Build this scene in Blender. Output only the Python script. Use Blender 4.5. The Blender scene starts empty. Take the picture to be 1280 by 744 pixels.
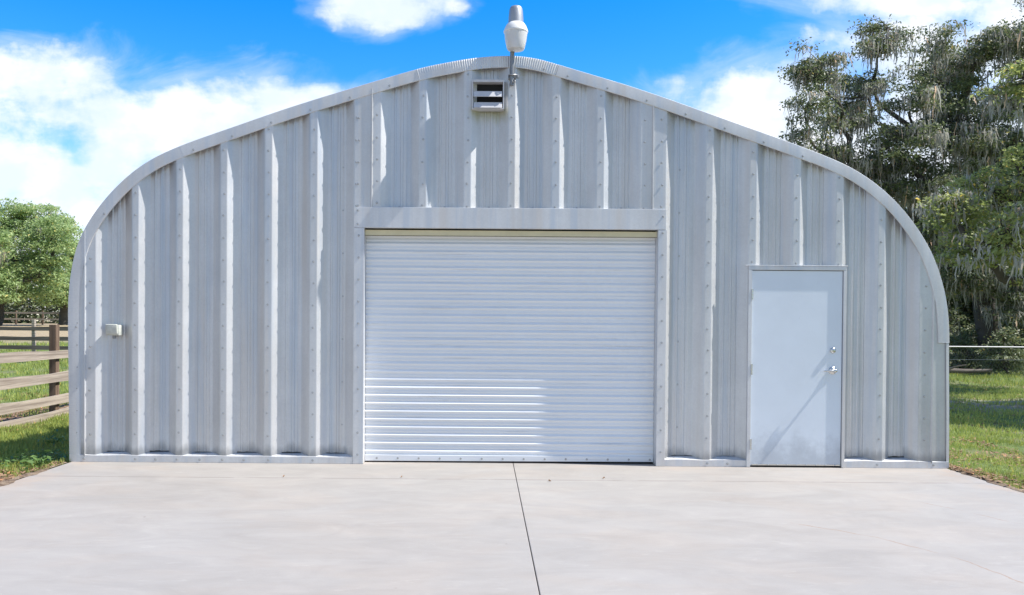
import bpy, bmesh, math, random
import numpy as np
from mathutils import Vector, Matrix
R = math.radians
sc = bpy.context.scene
col = sc.collection
random.seed(7)

# ------------------------------------------------------------------ camera
YAW, PITCH, ROLL = -0.0015206, -0.0120766, 0.0075685
CAM = Vector((0, -8.3333, 1.4717))
fw = Vector((math.sin(YAW) * math.cos(PITCH), math.cos(YAW) * math.cos(PITCH), math.sin(PITCH)))
rt = Vector((math.cos(YAW), -math.sin(YAW), 0))
up = rt.cross(fw)
r2 = rt * math.cos(ROLL) + up * math.sin(ROLL)
u2 = up * math.cos(ROLL) - rt * math.sin(ROLL)
cd = bpy.data.cameras.new('camera')
cam = bpy.data.objects.new('camera', cd)
col.objects.link(cam)
m = Matrix((r2, u2, -fw)).transposed().to_4x4()
m.translation = CAM
cam.matrix_world = m
cd.sensor_width = 36
cd.lens = 36 * 1000 / 1280
cd.shift_x = (640 - 604.158) / 1280
cd.shift_y = (416.946 - 372) / 1280
cd.clip_end = 3000
cd.clip_start = 0.05
sc.camera = cam

# ------------------------------------------------------------------ light
SUN = Vector((1.0, -0.11, 1.32)).normalized()
ld = bpy.data.lights.new('sun', 'SUN')
ld.energy = 4.9
ld.angle = R(0.5)
ld.color = (1.0, 0.955, 0.88)
sun = bpy.data.objects.new('sun', ld)
sun.rotation_euler = SUN.to_track_quat('Z', 'Y').to_euler()
col.objects.link(sun)
sc.view_settings.view_transform = 'Standard'
sc.view_settings.look = 'None'
sc.view_settings.exposure = 0.60
sc.view_settings.gamma = 1
sc.view_settings.use_curve_mapping = False
sc.render.resolution_x = 1024
sc.render.resolution_y = 595
sc.cycles.max_bounces = 8
sc.cycles.transparent_max_bounces = 8


# ------------------------------------------------------------------ node helper
class NT:
    def __init__(s, tree):
        s.t = tree
        s.t.nodes.clear()

    def n(s, kind, inp=None, out=0, **props):
        nd = s.t.nodes.new(kind)
        for k, v in props.items():
            setattr(nd, k, v)
        for k, v in (inp or {}).items():
            sock = nd.inputs[k]
            if isinstance(v, bpy.types.NodeSocket):
                s.t.links.new(v, sock)
            else:
                sock.default_value = v
        return nd.outputs[out] if len(nd.outputs) else None

    def m(s, op, a, b=0.0, c=None, clamp=False):
        i = {0: a, 1: b}
        if c is not None:
            i[2] = c
        return s.n('ShaderNodeMath', i, operation=op, use_clamp=clamp)

    def v(s, op, a, b=(0, 0, 0), out=0):
        return s.n('ShaderNodeVectorMath', {0: a, 1: b}, out, operation=op)

    def ramp(s, x, lo, hi, a=0.0, b=1.0):
        return s.n('ShaderNodeMapRange', {0: x, 1: lo, 2: hi, 3: a, 4: b}, interpolation_type='SMOOTHSTEP')

    def mix(s, f, a, b, blend='MIX'):
        def c4(q):
            return q if isinstance(q, bpy.types.NodeSocket) else (*q[:3], 1)
        return s.n('ShaderNodeMix', {0: f, 6: c4(a), 7: c4(b)}, 2, data_type='RGBA', blend_type=blend)

    def noise(s, vec, scale, detail=4, rough=0.55, dist=0.0, out=0):
        return s.n('ShaderNodeTexNoise', {'Vector': vec, 'Scale': scale, 'Detail': detail, 'Roughness': rough,
                                          'Distortion': dist}, out)

    def scale(s, vec, k):
        return s.n('ShaderNodeVectorMath', {0: vec, 1: k}, operation='MULTIPLY')


# ------------------------------------------------------------------ world: sky and clouds
wd = bpy.data.worlds.new('World')
sc.world = wd
wd.use_nodes = True
t = NT(wd.node_tree)
sky = t.n('ShaderNodeTexSky', sky_type='NISHITA', sun_disc=False, sun_elevation=math.asin(SUN.z),
          sun_rotation=math.atan2(SUN.x, SUN.y), altitude=10, air_density=1.0, dust_density=0.3, ozone_density=2.5)
sky = t.n('ShaderNodeHueSaturation', {'Hue': 0.507, 'Saturation': 1.5, 'Value': 1.75, 'Color': sky})
tc = t.n('ShaderNodeTexCoord', out=0)
sep = t.t.nodes.new('ShaderNodeSeparateXYZ')
t.t.links.new(tc, sep.inputs[0])
X, Y, Z = sep.outputs
ys = t.m('MAXIMUM', Y, 0.12)
uv = t.n('ShaderNodeCombineXYZ', {0: t.m('DIVIDE', X, ys), 1: t.m('DIVIDE', Z, ys), 2: 0.0})
blobs = [(-.58, .20, .30, .125), (-.36, .235, .22, .085), (-.24, .275, .11, .035), (-.60, .30, .16, .05),
         (-.114, .398, .092, .036), (.36, .272, .16, .062), (.60, .345, .2, .055), (.46, .225, .22, .085),
         (.53, .415, .18, .042), (.68, .40, .20, .05), (.64, .20, .3, .16), (-.55, .06, .35, .08), (.62, .05, .5, .1)]
wob = t.v('SUBTRACT', t.noise(uv, 7.0, 5, 0.55, out=1), (.5, .5, .5))
uvw = t.v('ADD', uv, t.scale(wob, (.085, .075, 0)))
acc = None
for (u0, v0, ru, rv) in blobs:
    d = t.scale(t.v('SUBTRACT', uvw, (u0, v0, 0)), (1 / ru, 1 / rv, 0))
    q = t.m('SUBTRACT', 1.0, t.v('DOT_PRODUCT', d, d, out=1))
    acc = q if acc is None else t.m('MAXIMUM', acc, q)
acc = t.m('MAXIMUM', acc, -1.5)
hole = t.scale(t.v('SUBTRACT', uvw, (-.54, .225, 0)), (1 / .09, 1 / .03, 0))
hole = t.m('MULTIPLY', t.m('MAXIMUM', t.m('SUBTRACT', 1.0, t.v('DOT_PRODUCT', hole, hole, out=1)), 0.0), 0.6)
acc = t.m('SUBTRACT', acc, hole)
n1 = t.m('SUBTRACT', t.noise(uv, 9.0, 9, 0.58, 0.3), 0.5)
n2 = t.m('SUBTRACT', t.noise(t.scale(uv, (.8, 1.6, 1)), 26.0, 6, 0.6), 0.5)
dens_f = t.ramp(t.m('ADD', t.m('ADD', acc, t.m('MULTIPLY', n1, 2.4)), t.m('MULTIPLY', n2, 0.9)), -0.22, 0.85)
thin = t.m('MULTIPLY', t.ramp(t.m('ADD', t.m('MULTIPLY', acc, .8), t.m('MULTIPLY', t.m('SUBTRACT', t.noise(t.scale(uv, (.8, 1.7, 1)), 8.0, 8, .6, .8), .5), 3.2)), -.75, .9), .45)
dens_f = t.m('MAXIMUM', dens_f, thin)
dens_fill = t.ramp(t.noise(tc, 2.6, 7, 0.55), 0.36, 0.58)  # unseen cloud cover behind the camera, added to whiten the wall's fill light
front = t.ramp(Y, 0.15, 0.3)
dens = t.m('ADD', t.m('MULTIPLY', dens_f, front), t.m('MULTIPLY', dens_fill, t.m('SUBTRACT', 1.0, front)))
dens = t.m('MULTIPLY', dens, t.ramp(Z, -0.02, 0.02))
shade = t.ramp(t.m('ADD', t.noise(t.v('ADD', uv, (.0, .03, 0)), 11.0, 6, 0.5), t.m('MULTIPLY', n2, 0.3)), 0.40, 0.66)
ccol = t.mix(shade, (6.0, 6.7, 7.6), (7.8, 7.9, 8.1))
ccol = t.mix(front, (2.7, 3.15, 3.9), ccol)  # dimmer tone for the added clouds behind the camera, sets the wall fill
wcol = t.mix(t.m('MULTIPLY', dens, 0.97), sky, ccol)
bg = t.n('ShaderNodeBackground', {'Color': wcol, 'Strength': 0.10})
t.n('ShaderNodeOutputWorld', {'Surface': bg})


# ------------------------------------------------------------------ mesh helpers
class MB:
    """Collects verts/faces; build() links ONE mesh object."""

    def __init__(s):
        s.v, s.f, s.mi = [], [], []

    def face(s, pts, mi=0):
        b = len(s.v)
        s.v += [tuple(p) for p in pts]
        s.f.append(tuple(range(b, b + len(pts))))
        s.mi.append(mi)

    def box(s, x0, x1, y0, y1, z0, z1, mi=0, bev=0.0, M=None):
        bm = bmesh.new()
        bmesh.ops.create_cube(bm, size=1)
        for q in bm.verts:
            q.co = Vector(((x0 + x1) / 2 + q.co.x * (x1 - x0), (y0 + y1) / 2 + q.co.y * (y1 - y0),
                           (z0 + z1) / 2 + q.co.z * (z1 - z0)))
        if bev:
            bmesh.ops.bevel(bm, geom=bm.edges[:] , offset=bev, segments=2, affect='EDGES', profile=0.6)
        s.bm(bm, mi, M)

    def bm(s, bm, mi=0, M=None):
        b = len(s.v)
        bm.verts.index_update()
        s.v += [tuple(M @ q.co if M else q.co) for q in bm.verts]
        for f in bm.faces:
            s.f.append(tuple(b + q.index for q in f.verts))
            s.mi.append(mi)
        bm.free()

    def tube(s, pts, rad, seg=8, mi=0, cap=True):
        pts = [Vector(p) for p in pts]
        if not hasattr(rad, '__len__'):
            rad = [rad] * len(pts)
        b = len(s.v)
        ref = Vector((0.31, 0.77, 0.55)).normalized()
        for i, p in enumerate(pts):
            d = (pts[min(i + 1, len(pts) - 1)] - pts[max(i - 1, 0)])
            if d.length < 1e-9:
                d = Vector((0, 0, 1))
            d.normalize()
            a = d.cross(ref)
            if a.length < 1e-3:
                a = d.cross(Vector((1, 0, 0)))
            a.normalize()
            c = d.cross(a)
            for k in range(seg):
                th = 2 * math.pi * k / seg
                s.v.append(tuple(p + (a * math.cos(th) + c * math.sin(th)) * rad[i]))
        for i in range(len(pts) - 1):
            for k in range(seg):
                s.f.append((b + i * seg + k, b + i * seg + (k + 1) % seg, b + (i + 1) * seg + (k + 1) % seg,
                            b + (i + 1) * seg + k))
                s.mi.append(mi)
        if cap:
            s.f.append(tuple(b + k for k in range(seg))[::-1]); s.mi.append(mi)
            s.f.append(tuple(b + (len(pts) - 1) * seg + k for k in range(seg))); s.mi.append(mi)

    def lathe(s, c, prof, seg=32, mi=0, axis='Z'):
        """prof: list of (radius, height) from c along the axis."""
        b = len(s.v)
        c = Vector(c)
        for (r, h) in prof:
            for k in range(seg):
                th = 2 * math.pi * k / seg
                if axis == 'Z':
                    q = Vector((r * math.cos(th), r * math.sin(th), h))
                elif axis == 'Y':
                    q = Vector((r * math.cos(th), h, r * math.sin(th)))
                else:
                    q = Vector((h, r * math.cos(th), r * math.sin(th)))
                s.v.append(tuple(c + q))
        for i in range(len(prof) - 1):
            for k in range(seg):
                s.f.append((b + i * seg + k, b + i * seg + (k + 1) % seg, b + (i + 1) * seg + (k + 1) % seg,
                            b + (i + 1) * seg + k))
                s.mi.append(mi)
        s.f.append(tuple(b + k for k in range(seg))[::-1]); s.mi.append(mi)
        s.f.append(tuple(b + (len(prof) - 1) * seg + k for k in range(seg))); s.mi.append(mi)

    def build(s, name, mats, parent=None, smooth=None):
        me = bpy.data.meshes.new(name)
        me.from_pydata(s.v, [], s.f)
        mats = mats if isinstance(mats, (list, tuple)) else [mats]
        for q in mats:
            me.materials.append(q)
        if len(mats) > 1:
            me.polygons.foreach_set('material_index', s.mi)
        me.update()
        bm = bmesh.new(); bm.from_mesh(me)
        bmesh.ops.recalc_face_normals(bm, faces=bm.faces[:])
        bm.to_mesh(me); bm.free()
        if smooth is not None:
            me.polygons.foreach_set('use_smooth', [True] * len(me.polygons))
            me.set_sharp_from_angle(angle=R(smooth))
        o = bpy.data.objects.new(name, me)
        col.objects.link(o)
        if parent:
            o.parent = parent
            o.matrix_parent_inverse = Matrix.Translation(-parent.location)
        return o


def np_mesh(name, V, F, mat, parent=None, smooth=False):
    """V (n,3) float array; F (k,c) int array of equal-sized polygons."""
    me = bpy.data.meshes.new(name)
    k, c = F.shape
    me.vertices.add(len(V)); me.vertices.foreach_set('co', V.astype(np.float32).ravel())
    me.loops.add(k * c); me.loops.foreach_set('vertex_index', F.astype(np.int32).ravel())
    me.polygons.add(k)
    me.polygons.foreach_set('loop_start', np.arange(0, k * c, c, dtype=np.int32))
    me.polygons.foreach_set('loop_total', np.full(k, c, dtype=np.int32))
    if smooth:
        me.polygons.foreach_set('use_smooth', np.ones(k, dtype=bool))
    me.update(calc_edges=True)
    me.validate()
    me.materials.append(mat)
    o = bpy.data.objects.new(name, me)
    col.objects.link(o)
    if parent:
        o.parent = parent
        o.matrix_parent_inverse = Matrix.Translation(-parent.location)
    return o


def tag(o, label=None, cat=None, group=None, kind=None):
    if label: o['label'] = label
    if cat: o['category'] = cat
    if group: o['group'] = group
    if kind: o['kind'] = kind
    return o


def thing(name, loc, label, cat, group=None):
    o = bpy.data.objects.new(name, None)
    o.location = loc
    o.empty_display_size = 0.2
    col.objects.link(o)
    return tag(o, label, cat, group)


# ------------------------------------------------------------------ materials
def mat(name):
    q = bpy.data.materials.new(name)
    q.use_nodes = True
    return q, NT(q.node_tree)


def finish(t, color, rough, metal=0.0, bump=None, bs=0.2, bd=0.01, **kw):
    i = {'Base Color': color if isinstance(color, bpy.types.NodeSocket) else (*color, 1), 'Roughness': rough,
         'Metallic': metal}
    i.update(kw)
    if bump is not None:
        i['Normal'] = t.n('ShaderNodeBump', {'Height': bump, 'Strength': bs, 'Distance': bd})
    b = t.n('ShaderNodeBsdfPrincipled', i)
    t.n('ShaderNodeOutputMaterial', {'Surface': b})


def wpos(t):
    return t.n('ShaderNodeNewGeometry', out=0)


def galv(name, base, rough=0.42, metal=0.75, stains=False, streak=0.045):
    q, t = mat(name)
    P = wpos(t)
    sp = t.n('ShaderNodeTexVoronoi', {'Vector': P, 'Scale': 60.0}, 1)                 # zinc spangle
    spv = t.n('ShaderNodeSeparateColor', {0: sp}, 0)
    st = t.noise(t.scale(P, (26, 26, 0.35)), 1.0, 5, 0.6)                              # drawn vertical streaks
    st2 = t.noise(t.scale(P, (5.5, 5.5, 0.5)), 1.0, 4, 0.6)
    cl = t.noise(P, 1.7, 6, 0.6)
    f = t.m('ADD', t.m('MULTIPLY', t.m('SUBTRACT', st, .5), streak * 2.0), t.m('MULTIPLY', t.m('SUBTRACT', spv, .5), 0.05))
    f = t.m('ADD', f, t.m('MULTIPLY', t.m('SUBTRACT', cl, .5), 0.30))
    f = t.m('ADD', f, t.m('MULTIPLY', t.m('SUBTRACT', st2, .5), 0.34))
    k = t.m('ADD', f, 1.0)
    c = t.n('ShaderNodeVectorMath', {0: base, 3: k}, operation='SCALE')
    warm = t.ramp(t.noise(t.scale(P, (6, 6, .25)), 1.0, 3, .5), .48, .75)
    c = t.mix(t.m('MULTIPLY', warm, .55), c, (base[0] * .98, base[1] * .90, base[2] * .82))
    cool = t.ramp(t.noise(t.scale(P, (7, 7, .32)), 1.3, 4, .55), .46, .72)
    c = t.mix(t.m('MULTIPLY', cool, .6), c, (base[0] * .74, base[1] * .84, base[2] * .96))
    ro = t.m('ADD', t.m('MULTIPLY', t.noise(P, 9.0, 5, .6), 0.22), rough - 0.11)
    if stains:
        se = t.t.nodes.new('ShaderNodeSeparateXYZ'); t.t.links.new(P, se.inputs[0])
        # rain-splash grime on the lowest courses of the sheets
        low = t.m('MULTIPLY', t.ramp(t.m('ADD', se.outputs[2], t.m('MULTIPLY', t.noise(t.scale(P, (9, 9, 3)), 1.0, 4), -.22)), .10, -.03), .55)
        c = t.mix(low, c, (.11, .12, .13))
        # algae run below the vent
        dx = t.m('ABSOLUTE', t.m('SUBTRACT', se.outputs[0], .03))
        a = t.m('MULTIPLY', t.ramp(dx, .24, .14), t.ramp(t.m('ADD', se.outputs[2], t.m('MULTIPLY', t.noise(t.scale(P, (14, 14, 2)), 1.0, 4), .22)), 3.64, 3.82))
        a = t.m('MULTIPLY', a, t.ramp(se.outputs[2], 3.75, 3.69))
        c = t.mix(t.m('MULTIPLY', a, .75), c, (.36, .36, .20))
    wav = t.m('ADD', t.noise(t.scale(P, (2.2, 2.2, 1.1)), 1.0, 2, .4), t.m('MULTIPLY', st, 0.05))
    finish(t, c, ro, metal, wav, 0.28, 0.02)
    return q


M = {}
M['sheet'] = galv('galvanised_sheet', (.635, .64, .648), .5, .58, True)
M['trim'] = galv('galvanised_trim', (.67, .675, .685), .55, .5, False, .05)
M['roofsheet'] = galv('galvanised_roof', (.60, .61, .63), .42, .75)


def plain(name, c, rough, metal=0.0, var=.12, scale=6.0, bump=0.1, **kw):
    q, t = mat(name)
    P = wpos(t)
    k = t.m('ADD', t.m('MULTIPLY', t.m('SUBTRACT', t.noise(P, scale, 6, .62), .5), var * 2), 1.0)
    cc = t.n('ShaderNodeVectorMath', {0: c, 3: k}, operation='SCALE')
    finish(t, cc, rough, metal, t.noise(P, scale * 8, 4), bump, .003, **kw)
    return q


M['screw'] = plain('screw_zinc', (.46, .47, .48), .45, .7)
M['steel'] = plain('bright_steel', (.62, .63, .62), .25, 1.0, .08)
M['dark'] = plain('dark_void', (.012, .012, .012), .8)
M['grit'] = plain('joint_grit', (.16, .145, .13), .95)
M['pipe'] = plain('galvanised_pipe', (.26, .27, .285), .45, .7, .2, 20)
M['cast'] = plain('cast_aluminium', (.52, .54, .55), .5, .6, .2, 18)
M['housing'] = plain('lamp_housing', (.40, .42, .45), .45, .6, .12, 14)
M['white_plastic'] = plain('white_plastic', (.80, .80, .79), .4, 0, .05, 12)
M['lens'] = plain('milky_lens', (.80, .81, .82), .3, 0, .06, 9, .05, **{'Transmission Weight': 0.25})
M['louvre'] = plain('louvre_paint', (.58, .58, .60), .5, .2, .2, 14)
M['cream'] = plain('cream_strip', (.66, .60, .40), .7, 0, .16, 7)
M['box'] = plain('weathered_grey_box', (.55, .57, .52), .6, .1, .35, 26)

# painted man door
q, t = mat('door_paint')
P = wpos(t)
se = t.t.nodes.new('ShaderNodeSeparateXYZ'); t.t.links.new(P, se.inputs[0])
k = t.m('ADD', t.m('MULTIPLY', t.m('SUBTRACT', t.noise(P, 2.4, 6, .6), .5), .14), 1.0)
c = t.n('ShaderNodeVectorMath', {0: (.72, .785, .86), 3: k}, operation='SCALE')
gr = t.m('MULTIPLY', t.ramp(t.m('ADD', se.outputs[2], t.m('MULTIPLY', t.noise(P, 5.0, 6, .65), -.75)), .02, -.32), .5)
c = t.mix(gr, c, (.33, .36, .40))
scr = t.m('MULTIPLY', t.ramp(t.noise(t.scale(P, (9, 9, 5)), 1.0, 8, .75, 1.2), .62, .74), .25)
c = t.mix(scr, c, (.42, .45, .49))
finish(t, c, .42, .12, t.noise(P, 3.0, 3), .15, .01)
M['door'] = q

# roll-up curtain
q, t = mat('curtain_paint')
P = wpos(t)
st = t.noise(t.scale(P, (1.1, 1, 60)), 1.0, 6, .66)
k = t.m('ADD', t.m('MULTIPLY', t.m('SUBTRACT', t.noise(P, 1.6, 5, .6), .5), .10), 1.0)
c = t.n('ShaderNodeVectorMath', {0: (.79, .815, .845), 3: k}, operation='SCALE')
c = t.mix(t.m('MULTIPLY', t.ramp(st, .56, .72), .45), c, (.36, .37, .38))
sp = t.ramp(t.n('ShaderNodeTexVoronoi', {'Vector': P, 'Scale': 5.0, 'Randomness': 1.0}, 0), .016, .006)
c = t.mix(t.m('MULTIPLY', sp, .6), c, (.2, .19, .18))
finish(t, c, .42, 0.0, t.noise(t.scale(P, (.9, 1, 2)), 1.0, 3), .25, .02)
M['curtain'] = q

# concrete
q, t = mat('broom_concrete')
P = wpos(t)
big = t.noise(P, .45, 6, .62, .6)
mid = t.noise(t.scale(P, (1, 2.0, 1)), 1.5, 7, .65, .9)
fine = t.noise(P, 130.0, 4, .7)
swl = t.noise(t.scale(P, (1.0, 3.2, 1)), 3.2, 6, .6, 2.2)
k = t.m('ADD', t.m('MULTIPLY', t.m('SUBTRACT', big, .5), .30), 1.0)
k = t.m('ADD', k, t.m('MULTIPLY', t.m('SUBTRACT', mid, .5), .46))
k = t.m('ADD', k, t.m('MULTIPLY', t.m('SUBTRACT', fine, .5), .20))
k = t.m('ADD', k, t.m('MULTIPLY', t.ramp(swl, .56, .74), .09))
c = t.n('ShaderNodeVectorMath', {0: (.328, .308, .288), 3: k}, operation='SCALE')
tone = t.ramp(t.noise(P, .32, 4, .5), .42, .68)
c = t.mix(t.m('MULTIPLY', tone, .35), c, t.n('ShaderNodeVectorMath', {0: (.315, .313, .312), 3: k}, operation='SCALE'))
se = t.t.nodes.new('ShaderNodeSeparateXYZ'); t.t.links.new(P, se.inputs[0])
hue = t.ramp(t.noise(t.scale(P, (.7, 1.5, 1)), 1.0, 5, .6, 1.0), .44, .66)
c = t.mix(t.m('MULTIPLY', hue, .5), c, t.n('ShaderNodeVectorMath', {0: (.345, .308, .276), 3: k}, operation='SCALE'))
edge = t.m('ADD', t.ramp(se.outputs[0], -3.75, -4.3), t.ramp(se.outputs[0], 4.3, 4.85))
soil = t.m('MULTIPLY', t.m('MULTIPLY', edge, t.ramp(t.noise(P, 2.3, 6, .65), .42, .7)), .5)
c = t.mix(soil, c, (.40, .30, .22))
rust = t.m('MULTIPLY', t.ramp(se.outputs[1], -.55, -.02), t.ramp(t.noise(t.scale(P, (.9, 2.5, 1)), 1.6, 6, .65), .50, .72))
c = t.mix(t.m('MULTIPLY', rust, .40), c, (.40, .31, .25))
spot = t.ramp(t.noise(P, 14.0, 3, .5), .72, .80)
c = t.mix(t.m('MULTIPLY', spot, .35), c, (.26, .23, .20))


def crack(t, P, pts, w):
    """thin wandering hairline along a polyline on the ground"""
    wv = t.v('SUBTRACT', t.noise(P, 4.0, 5, .65, out=1), (.5, .5, .5))
    Q = t.v('ADD', P, t.scale(wv, (.09, .09, 0)))
    Q = t.scale(Q, (1, 1, 0))
    best = None
    for a, b in zip(pts[:-1], pts[1:]):
        ab = Vector((b[0] - a[0], b[1] - a[1], 0))
        pa = t.v('SUBTRACT', Q, (a[0], a[1], 0))
        h = t.m('DIVIDE', t.v('DOT_PRODUCT', pa, tuple(ab), out=1), ab.length_squared, clamp=True)
        pr = t.n('ShaderNodeVectorMath', {0: tuple(ab), 3: h}, operation='SCALE')
        d = t.v('LENGTH', t.v('SUBTRACT', pa, pr), out=1)
        best = d if best is None else t.m('MINIMUM', best, d)
    return t.ramp(best, w, w * .3)


cr = crack(t, P, [(2.3, -2.35), (2.75, -2.75), (3.05, -3.3), (3.15, -3.9)], .011)
cr2 = crack(t, P, [(3.6, -1.5), (3.85, -1.9), (4.0, -2.3), (4.3, -2.7)], .010)
cr = t.m('MULTIPLY', t.m('MAXIMUM', cr, cr2), t.ramp(t.noise(P, 3.0, 3), .42, .55))
speck = t.m('MULTIPLY', t.ramp(t.n('ShaderNodeTexVoronoi', {'Vector': P, 'Scale': 3.2}, 0), .05, .02), t.ramp(t.noise(P, 1.1, 3), .50, .62))
c = t.mix(t.m('MULTIPLY', speck, .6), c, (.12, .10, .085))
c = t.mix(t.m('MULTIPLY', cr, .8), c, (.30, .22, .17))
hair = t.ramp(t.m('ABSOLUTE', t.m('ADD', t.m('ADD', se.outputs[1], .785), t.m('MULTIPLY', t.m('SUBTRACT', t.noise(P, 1.5, 5), .5), .03))), .026, .010)
hair = t.m('MULTIPLY', hair, t.ramp(t.noise(t.scale(P, (3, 3, 1)), 1.0, 5, .7), .32, .55))
c = t.mix(t.m('MULTIPLY', hair, .75), c, (.23, .21, .20))
finish(t, c, .82, 0, t.m('ADD', fine, t.m('MULTIPLY', swl, .4)), .25, .004)
M['concrete'] = q

# ground
q, t = mat('lawn_soil')
P = wpos(t)
se = t.t.nodes.new('ShaderNodeSeparateXYZ'); t.t.links.new(P, se.inputs[0])
g1 = t.noise(P, .7, 7, .65)
g2 = t.noise(P, 9.0, 6, .7)
g3 = t.noise(P, 60.0, 4, .7)
c = t.mix(t.ramp(g2, .3, .7), (.085, .125, .026), (.150, .205, .048))
c = t.mix(t.m('MULTIPLY', t.ramp(g1, .46, .66), .8), c, t.mix(g3, (.15, .115, .065), (.30, .25, .16)))
c = t.mix(t.m('MULTIPLY', t.ramp(g3, .5, .75), .35), c, (.20, .20, .09))
dirt = t.mix(t.ramp(g2, .38, .62), t.mix(g3, (.07, .045, .03), (.22, .15, .10)), t.mix(g3, (.20, .14, .09), (.42, .33, .24)))
# bare soil beside the slab, leaf fall by the rail fence, tan bank under the far oaks
nx = t.m('MULTIPLY', t.m('SUBTRACT', t.noise(P, 1.6, 6, .7), .5), .9)
near = t.m('MAXIMUM',
           t.ramp(t.m('ADD', t.m('ABSOLUTE', t.m('SUBTRACT', se.outputs[0], .26)), nx), 5.0, 4.68),
           t.m('MULTIPLY', t.ramp(se.outputs[0], -4.2, -4.6), t.ramp(t.m('ADD', se.outputs[1], nx), -.35, -.75)))
leafy = t.m('MULTIPLY', t.ramp(t.m('ABSOLUTE', t.m('SUBTRACT', t.m('ADD', se.outputs[0], nx), -7.6)), 1.1, .35), t.ramp(se.outputs[1], 9.0, 5.0))
c = t.mix(near, c, dirt)
c = t.mix(t.m('MULTIPLY', leafy, .9), c, t.mix(g3, (.15, .075, .045), (.36, .22, .15)))
tan = t.m('MULTIPLY', t.ramp(se.outputs[0], -18., -24.), t.ramp(t.m('ADD', se.outputs[1], t.m('MULTIPLY', nx, 4)), 30., 38.))
c = t.mix(t.m('MULTIPLY', tan, .85), c, t.mix(g2, (.30, .21, .13), (.48, .38, .25)))
sand = t.m('MULTIPLY', t.ramp(se.outputs[0], 4.8, 6.0), t.ramp(t.m('ABSOLUTE', t.m('SUBTRACT', t.m('ADD', se.outputs[1], t.m('MULTIPLY', nx, 2)), 7.6)), 1.6, .4))
c = t.mix(t.m('MULTIPLY', sand, .7), c, t.mix(g3, (.22, .20, .17), (.42, .39, .34)))
finish(t, c, .95, 0, t.m('ADD', g2, g3), .7, .03)
M['ground'] = q


def leafmat(name, dark, light, trans=.3, rough=.55):
    q, t = mat(name)
    g = t.t.nodes.new('ShaderNodeNewGeometry')
    P = g.outputs['Position']
    f = t.m('ADD', t.m('MULTIPLY', g.outputs['Random Per Island'], .55), t.m('MULTIPLY', t.ramp(t.noise(P, .9, 3), .35, .65), .45))
    c = t.mix(f, dark, light)
    c = t.mix(t.ramp(g.outputs['Random Per Island'], .93, .99), c, (light[0] * 1.5, light[1] * 1.05, light[2] * .8))
    b = t.n('ShaderNodeBsdfPrincipled', {'Base Color': c, 'Roughness': rough, 'Specular IOR Level': .35})
    tr = t.n('ShaderNodeBsdfTranslucent', {'Color': t.n('ShaderNodeVectorMath', {0: c, 3: trans * 1.7}, operation='SCALE')})
    s = t.n('ShaderNodeAddShader', {0: b, 1: tr})
    t.n('ShaderNodeOutputMaterial', {'Surface': s})
    return q


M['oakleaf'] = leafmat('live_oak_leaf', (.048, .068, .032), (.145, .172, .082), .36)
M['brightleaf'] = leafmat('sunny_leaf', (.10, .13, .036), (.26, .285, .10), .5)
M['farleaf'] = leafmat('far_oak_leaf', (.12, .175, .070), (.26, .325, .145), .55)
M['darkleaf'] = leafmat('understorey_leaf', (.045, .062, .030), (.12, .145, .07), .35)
M['weed'] = leafmat('weed_leaf', (.05, .10, .02), (.12, .20, .05), .3)
M['grass'] = leafmat('grass_blade', (.13, .17, .032), (.29, .335, .09), .35, .6)
M['straw'] = leafmat('dead_leaf', (.12, .065, .035), (.36, .24, .15), .1, .8)
M['moss'] = leafmat('spanish_moss', (.17, .165, .145), (.37, .36, .32), .4, .9)
M['bark'] = plain('oak_bark', (.085, .075, .065), .9, 0, .5, 5, .8)
M['wood'] = None
q, t = mat('weathered_plank')
P = wpos(t)
gn = t.noise(t.scale(P, (1.0, .9, 34)), 1.0, 6, .65, .4)
bl = t.noise(P, 1.5, 5, .6)
c = t.mix(t.ramp(gn, .3, .72), (.23, .185, .15), (.49, .42, .345))
c = t.mix(t.m('MULTIPLY', t.ramp(bl, .5, .75), .4), c, (.30, .29, .27))
finish(t, c, .85, 0, gn, .5, .006)
M['plank'] = q
q, t = mat('brown_post')
P = wpos(t)
gn = t.noise(t.scale(P, (22, 22, .9)), 1.0, 6, .65, .4)
c = t.mix(t.ramp(gn, .3, .72), (.11, .070, .045), (.25, .175, .12))
finish(t, c, .85, 0, gn, .5, .006)
M['post'] = q
q, t = mat('aged_rail')
P = wpos(t)
gn = t.noise(t.scale(P, (.8, 9, 26)), 1.0, 6, .65, .4)
c = t.mix(t.ramp(gn, .3, .72), (.085, .070, .058), (.22, .19, .165))
finish(t, c, .9, 0, gn, .4, .006)
M['rail'] = q

# ================================================================== SETTING: ground and slab
rs = np.random.RandomState(3)


def hsin(x, y):
    return (.018 * np.sin(1.7 * x + .6 * y) * np.sin(1.1 * y - .4 * x + 1) + .012 * np.sin(3.9 * x - 2.2 * y + .5)
            + .008 * np.sin(7.1 * y + 5.3 * x))


def sstep(x, a, b):
    u = np.clip((x - a) / (b - a), 0, 1)
    return u * u * (3 - 2 * u)


def gz(x, y):
    x = np.asarray(x, float); y = np.asarray(y, float)
    z = -.055 + hsin(x, y) * np.clip((np.hypot(x, y)) / 8, .6, 2.0)
    z = z + 1.15 * sstep(y, 18, 60) * sstep(-x, -2, 14)
    z = z + .35 * sstep(y, 18, 40) * sstep(x, 2, 14)
    inside = (x > -4.34) & (x < 4.87) & (y < 12.3) & (y > -15.2)
    return np.where(inside, -.16, z)


def axis(a, b, step, far):
    core = np.arange(a, b + 1e-6, step)
    g = [step]
    out = [0.0]
    while out[-1] < far:
        g.append(g[-1] * 1.22); out.append(out[-1] + g[-1])
    out = np.array(out[1:])
    return np.concatenate([a - out[::-1], core, b + out])


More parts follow.
